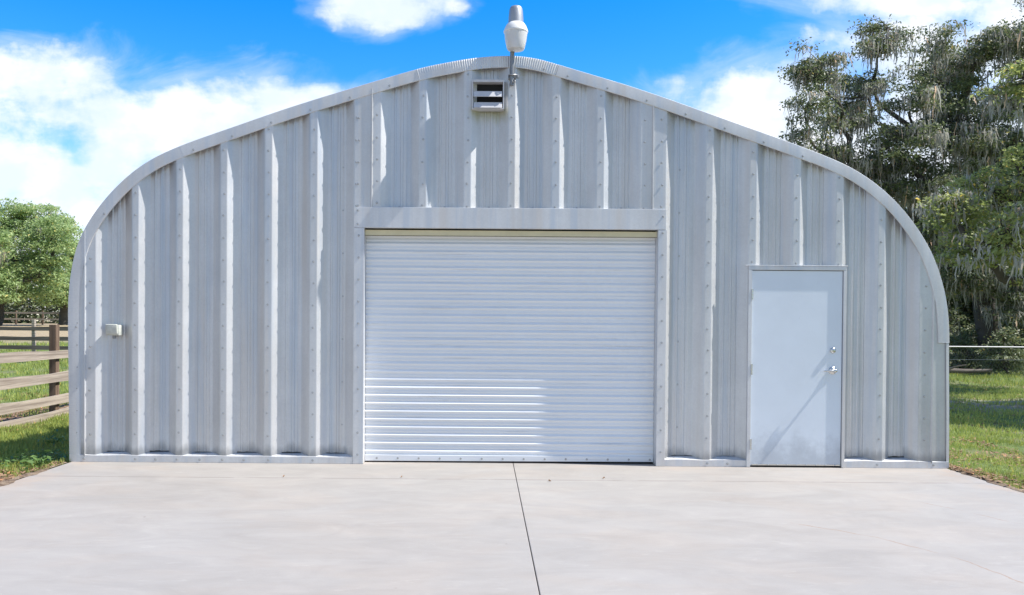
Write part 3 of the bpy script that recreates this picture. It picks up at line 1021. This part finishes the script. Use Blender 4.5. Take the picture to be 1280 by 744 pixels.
def tree(name, label, cat, base, lobes, leafm, seed, leaf=.10, per=60, spray=.42, trunk_r=.35, moss=0, group=None, fork=.30,
         mosslen=(.5, 1.8), limb_r=.11):
    rs = np.random.RandomState(seed)
    bx, by = base
    bz = float(gz(bx, by)) - .1
    T = thing(name, (bx, by, bz), label, cat, group)
    L = np.array([l[:3] for l in lobes], float)
    top = L[:, 2].max()
    cen = L.mean(0)
    wood = MB()
    B = np.array([bx, by, bz])
    fz = bz + (top - bz) * fork
    F0 = np.array([bx + (cen[0] - bx) * .18 + rs.uniform(-.2, .2), by + (cen[1] - by) * .18, fz])
    pts = [B, B + (F0 - B) * .15, B + (F0 - B) * .55 + rs.uniform(-.12, .12, 3) * trunk_r * 2, F0]
    wood.tube(pts, [trunk_r * 1.5, trunk_r * 1.05, trunk_r * .9, trunk_r * .8], 12)
    C_leaf, C_moss = [], []
    order = sorted(range(len(lobes)), key=lambda q: np.linalg.norm(L[q] - F0))
    lead = F0 + (np.array([cen[0], cen[1], top]) - F0) * .35
    nodes, par, wgt = [F0, F0 + (lead - F0) * .6 + rs.uniform(-.2, .2, 3)], [-1, 0], [0.0, 1.0]
    idx = {}
    for q in order:
        c = L[q]
        cost = [np.linalg.norm(c - n_) + .45 * np.linalg.norm(n_ - F0) + (0 if np.linalg.norm(n_ - F0) < np.linalg.norm(c - F0) else 9) for n_ in nodes]
        par.append(int(np.argmin(cost))); idx[q] = len(nodes); nodes.append(c); wgt.append(float(lobes[q][6]))
    for q in range(len(nodes) - 1, 0, -1):
        wgt[par[q]] += wgt[q]
    rad_ = [max(.018, trunk_r * .80 * (w_ / wgt[0]) ** .55) for w_ in wgt]
    wood.tube(catmull([F0 - np.array([0, 0, .2]), F0, nodes[1]], 3), list(np.linspace(trunk_r * .8, rad_[1], 7)), 9, cap=False)
    for q, (x, y, z, rx, ry, rz, n) in enumerate(lobes):
        c = np.array([x, y, z])
        pn = nodes[par[idx[q]]]
        d = c - pn
        ln_ = np.linalg.norm(d)
        g_ = nodes[par[par[idx[q]]]] if par[par[idx[q]]] >= 0 else pn - np.array([0, 0, 1.])
        tan_ = (pn - g_) / (np.linalg.norm(pn - g_) + 1e-6)
        m1 = pn + d * .33 + tan_ * ln_ * .12 + rs.normal(size=3) * ln_ * .06
        m2 = pn + d * .68 + tan_ * ln_ * .08 + rs.normal(size=3) * ln_ * .07
        cv = catmull([pn, m1, m2, c], 4)
        r0 = min(rad_[idx[q]] * 1.5, rad_[par[idx[q]]])
        wood.tube(cv, list(np.linspace(r0, max(.012, rad_[idx[q]] * .7), len(cv))), 7, cap=False)
        r0 = min(.10, rad_[idx[q]] * 1.4)
        for _ in range(n):
            u = rnd_unit(rs, 1)[0] * rs.uniform(.25, 1.08) ** .6
            s = c + u * np.array([rx, ry, rz]) + rs.normal(size=3) * .12
            root = cv[rs.randint(len(cv) * 2 // 3, len(cv))]
            m_ = (s + root) / 2 + rs.uniform(-.15, .15, 3) + np.array([0, 0, .08])
            wood.tube([root, m_, s], [r0 * .16 + .008, r0 * .10 + .005, .004], 4, cap=False)
            sz = spray * rs.uniform(.55, 1.3)
            k = max(4, int(per * rs.uniform(.5, 1.4)))
            pts_ = np.clip(rs.normal(size=(k, 3)), -1.6, 1.6) * np.array([sz, sz, sz * .34]) * .62
            rr = np.hypot(pts_[:, 0], pts_[:, 1])
            pts_[:, 2] -= rr * .25
            C_leaf.append(s + pts_)
            if moss and rs.rand() < moss:
                for _k in range(rs.randint(3, 9)):
                    C_moss.append(np.append(s + rs.normal(size=3) * np.array([.22, .22, .06]), rs.uniform(*mosslen)))
    wood.build('trunk', M['bark'], T, 60)
    V, F = leaf_quads(rs, np.concatenate(C_leaf), leaf)
    np_mesh('crown', V, F, leafm, T)
    if C_moss:
        Vs, Fs, o = [], [], 0
        for (x, y, z, ln) in C_moss:
            for _k in range(rs.randint(4, 9)):
                px_, py2 = x + rs.normal() * .09, y + rs.normal() * .09
                l2 = ln * rs.uniform(.2, 1.0) ** 1.3
                w = rs.uniform(.010, .030)
                th = rs.uniform(0, math.pi)
                dx, dy = math.cos(th), math.sin(th)
                m_ = 6
                sw = rs.normal(size=2) * .10 * ln
                for i in range(m_ + 1):
                    u = i / m_
                    ww = w * (.55 + .6 * math.sin(math.pi * min(1, u * 1.15)) ) * (1 - u ** 3) * rs.uniform(.5, 1.3)
                    ox = px_ + sw[0] * u + rs.normal() * .015; oy = py2 + sw[1] * u + rs.normal() * .015
                    Vs += [(ox - dx * ww, oy - dy * ww, z - l2 * u), (ox + dx * ww, oy + dy * ww, z - l2 * u)]
                for i in range(m_):
                    k = o + i * 2
                    Fs.append((k, k + 1, k + 3, k + 2))
                o += 2 * (m_ + 1)
        np_mesh('spanish_moss', np.array(Vs), np.array(Fs), M['moss'], T)
    return T


A = [(11.3, 18.7, 10.3, 1.1, .8, .35, 16), (10.9, 18.4, 9.7, .7, .7, .3, 9), (14.0, 19.7, 11.9, .75, .8, .35, 13), (13.7, 19.2, 11.2, .7, .6, .3, 9),
     (15.0, 18.2, 10.9, .6, .6, .35, 9), (10.5, 17.7, 8.7, .55, .7, .5, 10), (10.4, 18.0, 7.6, .5, .6, .6, 9), (12.6, 19.7, 9.4, 1.2, 1.0, .45, 20),
     (13.9, 20.7, 10.3, .9, .8, .4, 12), (12.0, 18.6, 8.4, 1.0, .9, .4, 14), (14.2, 18.0, 9.0, .9, .8, .4, 12),
     (16.2, 20.7, 10.6, 1.4, 1.3, .6, 34), (15.6, 19.2, 9.7, 1.0, 1.0, .5, 20), (17.3, 18.7, 10.9, 1.3, 1.2, .7, 34), (18.8, 18.7, 11.3, 1.4, 1.2, .9, 38),
     (20.5, 19.5, 11.9, 1.6, 1.4, 1.0, 34), (13.4, 17.7, 7.7, 1.2, 1.1, .5, 20), (16.4, 19.7, 8.7, 1.4, 1.2, .7, 34), (18.7, 20.7, 9.6, 1.5, 1.3, .9, 40),
     (11.6, 18.7, 7.3, .9, .8, .4, 12), (13.4, 19.7, 6.6, 1.3, 1.1, .4, 18), (15.0, 18.7, 6.3, 1.4, 1.2, .6, 28), (17.5, 19.7, 6.9, 1.5, 1.3, .8, 36),
     (19.5, 19.7, 8.4, 1.4, 1.5, 1.3, 38), (17.3, 20.7, 5.0, 1.7, 1.4, .9, 38), (15.6, 20.7, 5.2, 1.3, 1.1, .7, 24),
     (17.4, 19.2, 3.3, 1.4, 1.0, .7, 30), (19.2, 19.2, 3.7, 1.5, 1.0, .8, 32), (16.2, 19.6, 3.5, 1.1, 1.0, .7, 24), (18.5, 19.0, 2.2, 1.5, 1.0, .6, 26),
     (14.3, 19.2, 7.0, 1.2, 1.0, .5, 22), (16.0, 18.9, 7.6, 1.3, 1.1, .6, 28), (12.6, 18.9, 6.1, 1.1, .9, .4, 16), (18.1, 19.5, 7.7, 1.3, 1.1, .7, 30), (14.9, 19.4, 8.2, 1.1, 1.0, .5, 20), (12.3, 19.0, 7.2, .9, .9, .4, 12)]
tree('live_oak', 'tall live oak hung with grey moss above the right roof slope', 'tree', (18.6, 20.8), A, M['oakleaf'], 11,
     leaf=.060, per=120, spray=.50, trunk_r=.42, moss=.62, fork=.34, mosslen=(.3, 1.1))
B = [(11.2, 10.7, 4.3, .5, .5, .5, 26), (12.6, 11.7, 4.9, .7, .6, .7, 34), (12.7, 10.7, 5.1, .7, .6, .7, 34),
     (11.8, 9.7, 3.5, .8, .7, .7, 40), (11.6, 10.7, 3.3, .6, .6, .5, 24), (13.6, 10.7, 4.2, 1.1, 1.2, 1.3, 46),
     (13.4, 11.7, 7.7, .8, .7, .6, 30), (14.0, 10.7, 6.9, 1.1, 1.0, .9, 40), (15.9, 11.7, 5.6, 1.4, 1.6, 1.8, 50),
     (13.2, 10.7, 2.6, .8, .7, .6, 20)]
tree('oak_tree', 'nearer yellow-green oak reaching in from the right edge below the mossy crown', 'tree', (16.2, 11.5), B, M['brightleaf'], 12,
     leaf=.062, per=55, spray=.32, trunk_r=.28, moss=.25, fork=.4, mosslen=(.3, .9))
E_ = [(13.2, 4.2, 6.4, 1.0, 1.0, .8, 26), (14.5, 5.5, 7.6, 1.4, 1.2, 1.0, 36), (15.5, 3.6, 6.8, 1.3, 1.3, 1.0, 30),
      (13.9, 7.2, 6.8, 1.2, 1.1, .9, 26), (16.0, 6.6, 8.2, 1.3, 1.2, 1.0, 30), (15.0, 8.4, 8.4, 1.2, 1.0, .8, 22)]
tree('oak_tree', 'oak just beyond the right edge that throws shade across the lawn', 'tree', (15.5, 5.6), E_, M['oakleaf'], 13,
     leaf=.10, per=75, spray=.5, trunk_r=.3, moss=.2, fork=.45)
Cc = [(-38.3, 55.7, 9.2, 2.3, 2.1, 1.9, 46), (-36.5, 56.7, 9.7, 2.2, 2.0, 1.7, 46), (-41.2, 55.7, 8.2, 3.2, 2.9, 2.9, 50),
      (-33.6, 53.7, 7.7, 1.9, 1.7, 1.9, 40), (-36.2, 53.7, 6.4, 2.5, 2.2, 2.1, 52), (-38.1, 52.7, 4.8, 2.4, 2.2, 1.8, 44),
      (-36.1, 52.7, 3.9, 1.8, 1.6, 1.1, 28), (-34.3, 53.7, 5.2, 1.9, 1.7, 1.7, 34)]
tree('live_oak', 'broad light green oak across the pasture at far left', 'tree', (-38.6, 54.5), Cc, M['farleaf'], 14,
     leaf=.12, per=120, spray=.85, trunk_r=.55, moss=.1, fork=.2)
Dd = [(-35.6, 59.7, 7.9, 1.4, 1.6, 1.8, 30), (-35.1, 57.7, 5.1, 1.7, 1.8, 2.0, 40), (-34.8, 60.7, 6.3, 2.1, 2.2, 2.5, 42),
      (-35.4, 56.7, 3.6, 1.6, 1.4, .8, 18), (-33.6, 57.7, 3.6, 1.5, 1.3, .8, 18), (-36.5, 60.7, 9.8, 1.0, .9, 1.0, 14)]
tree('live_oak', 'slimmer green oak beside the broad oak, next to the curved left wall', 'tree', (-34.9, 58.0), Dd, M['farleaf'], 15,
     leaf=.12, per=110, spray=.8, trunk_r=.4, fork=.22)

# darker trees standing behind the mossy oak
specs = [(15.5, 27, 7.4, 'dark bushy tree behind the mossy oak, nearest the right wall'),
         (19.5, 28, 8.8, 'dark bushy tree behind the trunk of the mossy oak'),
         (24.0, 27, 9.6, 'dark bushy tree at the right edge behind the mossy oak'),
         (28.0, 30, 10.5, 'tall dark tree beyond the right edge behind the mossy oak')]
for i, (x, y, h, lab) in enumerate(specs):
    rs_ = np.random.RandomState(40 + i)
    lob = []
    for k in range(22):
        a_ = rs_.uniform(0, 6.28)
        zz_ = rs_.uniform(.6, h - .8)
        r_ = 1.9 * (1 - .35 * zz_ / h)
        lob.append((x + r_ * math.cos(a_), y + r_ * .8 * math.sin(a_), zz_, 1.4, 1.2, .9, 24))
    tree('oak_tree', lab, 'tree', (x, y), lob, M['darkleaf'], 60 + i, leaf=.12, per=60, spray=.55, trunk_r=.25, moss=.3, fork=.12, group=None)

# shrubs along the wire fence
shr = [(17.0, 17.4, 1.4, .7, 'oakleaf', 'leafy shrub at the wire fence by the right edge'),
       (16.4, 19.2, 1.1, .7, 'darkleaf', 'dark low shrub behind the wire fence next to the wall'),
       (17.9, 20.9, 1.5, .9, 'darkleaf', 'dark shrub behind the wire fence, in the middle of the gap'),
       (18.9, 19.5, 1.5, 1.0, 'darkleaf', 'dark shrub behind the larger leafy shrub at the wire fence'),
       (18.2, 22.6, 2.0, 1.2, 'darkleaf', 'taller dark shrub deep in the shade past the right wall')]
for i, (x, y, h, r_, m_, lab) in enumerate(shr):
    rs_ = np.random.RandomState(80 + i)
    lob = [(x + rs_.uniform(-r_, r_) * .7, y + rs_.uniform(-r_, r_) * .6, float(gz(x, y)) + rs_.uniform(.15, h), r_ * .6, r_ * .5, .35, 14) for k in range(6)]
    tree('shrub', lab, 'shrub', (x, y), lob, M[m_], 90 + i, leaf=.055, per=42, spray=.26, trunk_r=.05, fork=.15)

# woods far off: read as one mass
rs_ = np.random.RandomState(5)
for nm, (xa, xb, ya, yb, h0, h1, n) in {'left': (-110, -40, 84, 98, 3.5, 9.0, 1700), 'right': (14, 95, 40, 62, 2.0, 9.0, 1100)}.items():
    cx = rs_.uniform(xa, xb, n); cy = rs_.uniform(ya, yb, n)
    hh = h0 + (h1 - h0) * (.55 + .45 * np.sin(cx * .31 + 1.1 * np.sin(cx * .11)))
    cz = gz(cx, cy) + hh * rs_.uniform(.02, 1, n)
    k = 42
    P_ = np.repeat(np.stack([cx, cy, cz], 1), k, 0) + rs_.normal(size=(n * k, 3)) * np.array([1.2, .9, .7])
    P_[:, 2] = np.maximum(P_[:, 2], gz(P_[:, 0], P_[:, 1]) + .05)
    V, F = leaf_quads(rs_, P_, .24)
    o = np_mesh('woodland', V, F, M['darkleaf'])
    tag(o, 'distant mass of dark woods beyond the ' + ('left pasture oaks' if nm == 'left' else 'trees at right'), 'woods', kind='stuff')

# ================================================================== GRASS, LEAF FALL, WEEDS
rs = np.random.RandomState(21)


def blades(name, regions, m, label, cat, wid=.006):
    Vs = []
    for (xa, xb, ya, yb, n, h, mask) in regions:
        x = rs.uniform(xa, xb, n); y = rs.uniform(ya, yb, n)
        pat = np.sin(x * 2.1 + 1.3 * np.sin(y * 1.7)) * np.sin(y * 2.4 + 1.1 * np.sin(x * 1.3)) + .6 * np.sin(x * 6.1 + y * 4.3)
        keep = (pat + rs.normal(size=n) * .6 > mask) & ~((x > -4.31) & (x < 4.845) & (y < 12.2))
        x, y = x[keep], y[keep]
        z = np.where((x > 4.6) & (x < 4.93) | (x < -4.2) & (x > -4.4), -.012, gz(x, y))
        hh = h * rs.uniform(.5, 1.4, len(x)); th = rs.uniform(0, 6.28, len(x))
        w = wid * h / .05 * rs.uniform(.7, 1.4, len(x))
        ln = hh * rs.uniform(.1, .7, len(x)); ph = rs.uniform(0, 6.28, len(x))
        dx, dy = np.cos(th) * w, np.sin(th) * w
        b0 = np.stack([x - dx, y - dy, z - .01], 1); b1 = np.stack([x + dx, y + dy, z - .01], 1)
        tp = np.stack([x + np.cos(ph) * ln, y + np.sin(ph) * ln, z + hh], 1)
        Vs.append(np.stack([b0, b1, tp], 1).reshape(-1, 3))
    V = np.concatenate(Vs)
    tag(np_mesh(name, V, np.arange(len(V)).reshape(-1, 3), m), label, cat, kind='stuff')


blades('grass', [(4.8, 9.5, -3.0, 3.0, 60000, .05, -.3), (4.8, 14, 3.0, 12, 70000, .07, .0), (6, 22, 12, 20, 40000, .10, .1),
                 (-6.9, -4.3, -.6, 5.5, 46000, .06, -.6), (-12, -6.9, -1, 8, 30000, .06, .2), (-22, -6, 7, 20.5, 60000, .10, -.3),
                 (-40, -12, 20.5, 33, 34000, .15, -.2)],
       M['grass'], 'short lawn and pasture grass growing round the slab', 'grass')


def litter(name, regions, label):
    C_, S_ = [], []
    for (xa, xb, ya, yb, n, s, sparse) in regions:
        x = rs.uniform(xa, xb, n); y = rs.uniform(ya, yb, n)
        k = ~((x > -4.33) & (x < 4.84) & (y < 12.2)) & (np.sin(x * 3.1 + y) * np.sin(y * 2.7 - x) + rs.normal(size=n) * .5 > sparse)
        x, y = x[k], y[k]
        C_.append(np.stack([x, y, np.where((x > 4.6) & (x < 4.93) | (x < -4.2) & (x > -4.4), 0., gz(x, y)) + .012 + rs.uniform(0, .015, len(x))], 1))
        S_.append(np.full(len(x), s))
    V, F = leaf_quads(rs, np.concatenate(C_), np.concatenate(S_)[:, None][:, 0] if False else .028, 1.6)
    tag(np_mesh(name, V, F, M['straw']), label, 'leaf litter', kind='stuff')


litter('leaf_litter', [(-9.5, -6.3, .5, 8, 9000, .03, .1), (-5.3, -4.3, -3, -.2, 2500, .02, -.4), (4.86, 6.6, -3, 2.5, 5200, .025, -.1), (4.80, 5.25, -3.2, .2, 1500, .02, -.5), (-4.75, -4.28, -3, -.1, 900, .02, -.5), (-7, -4.3, -1.5, .3, 1500, .02, .0),
                       (5, 14, 2.5, 15, 9000, .03, .2), (-7, -4.3, -.5, 4, 900, .03, .2)],
       'dry brown fallen leaves scattered on the soil and lawn')

# broad-leaved weeds at the left corner of the slab
wl = ['low broad-leaved weed at the slab corner beside the left wall', 'low weed in the shade left of the slab corner',
      'leafy weed on the bare soil at the left edge of the slab', 'small weed under the plank fence, nearest the left wall',
      'small pale weed left of the other weeds by the slab',
      'small weed touching the slab edge just in front of the left wall',
      'weed in the building shade behind the slab corner', 'smallest weed tucked against the foot of the left wall']
for i, (x, y, r_) in enumerate([(-4.62, -.05, .16), (-4.95, .15, .2), (-5.0, -.35, .14), (-5.2, 1.4, .2), (-5.35, -.1, .15), (-4.5, -.28, .13), (-4.75, .35, .18), (-4.48, .12, .12)]):
    rs_ = np.random.RandomState(300 + i)
    z = float(gz(x, y))
    w_ = thing('weed', (x, y, z), wl[i], 'weed')
    C_ = np.array([x, y, z + .05]) + rs_.normal(size=(60, 3)) * np.array([r_ * .6, r_ * .6, .04])
    C_[:, 2] = np.maximum(C_[:, 2], z + .02)
    V, F = leaf_quads(rs_, C_, .032, .9)
    np_mesh('leaves', V, F, M['weed'], w_)
    mb = MB()
    for c_ in C_[::5]: mb.tube([(x, y, z - .01), ((x + c_[0]) / 2, (y + c_[1]) / 2, c_[2]), tuple(c_)], .003, 4, cap=False)
    mb.build('stems', M['weed'], w_)

# fallen limb by the wire fence
lg = MB()
lg.tube([(14.0, 17.2, .06), (14.6, 17.0, .10), (15.3, 17.1, .08), (16.0, 16.9, .12)], [.07, .085, .075, .05], 9)
lg.tube([(14.6, 17.0, .12), (14.9, 16.8, .26), (15.1, 16.7, .3)], [.04, .03, .015], 6)
lg.tube([(14.3, 17.7, .02), (15.9, 17.5, .05)], [.05, .04], 7)
tag(lg.build('fallen_branch', M['rail'], None, 50), 'grey fallen branch lying on the grass at the foot of the wire fence', 'branch')

# a few leaves and grit blown on the slab
for i, (x, y, lab) in enumerate([(-1.9, -.74, 'dark curled leaf on the slab seam, in front of the left wall panels'),
                                 (-.78, -.72, 'dry leaf on the slab seam below the left part of the roll-up door'),
                                 (.62, -.86, 'dry leaf on the slab just right of the long centre joint'),
                                 (1.15, -.70, 'dry leaf on the slab seam below the right part of the roll-up door')]):
    mb = MB()
    s_ = .016
    a_ = random.uniform(0, 3)
    ca, sa = math.cos(a_), math.sin(a_)
    g_ = [(-1, 0, .004), (-.4, -.45, .012), (.5, -.4, .02), (1, 0, .010), (.5, .4, .018), (-.4, .45, .010)]
    pts_ = [(x + (p[0] * ca - p[1] * sa) * s_, y + (p[0] * sa + p[1] * ca) * s_, p[2]) for p in g_]
    c_ = (x, y, .003)
    for p, q_ in zip(pts_, pts_[1:] + pts_[:1]):
        mb.face([c_, p, q_])
    tag(mb.build('dry_leaf', M['straw']), lab, 'leaf')
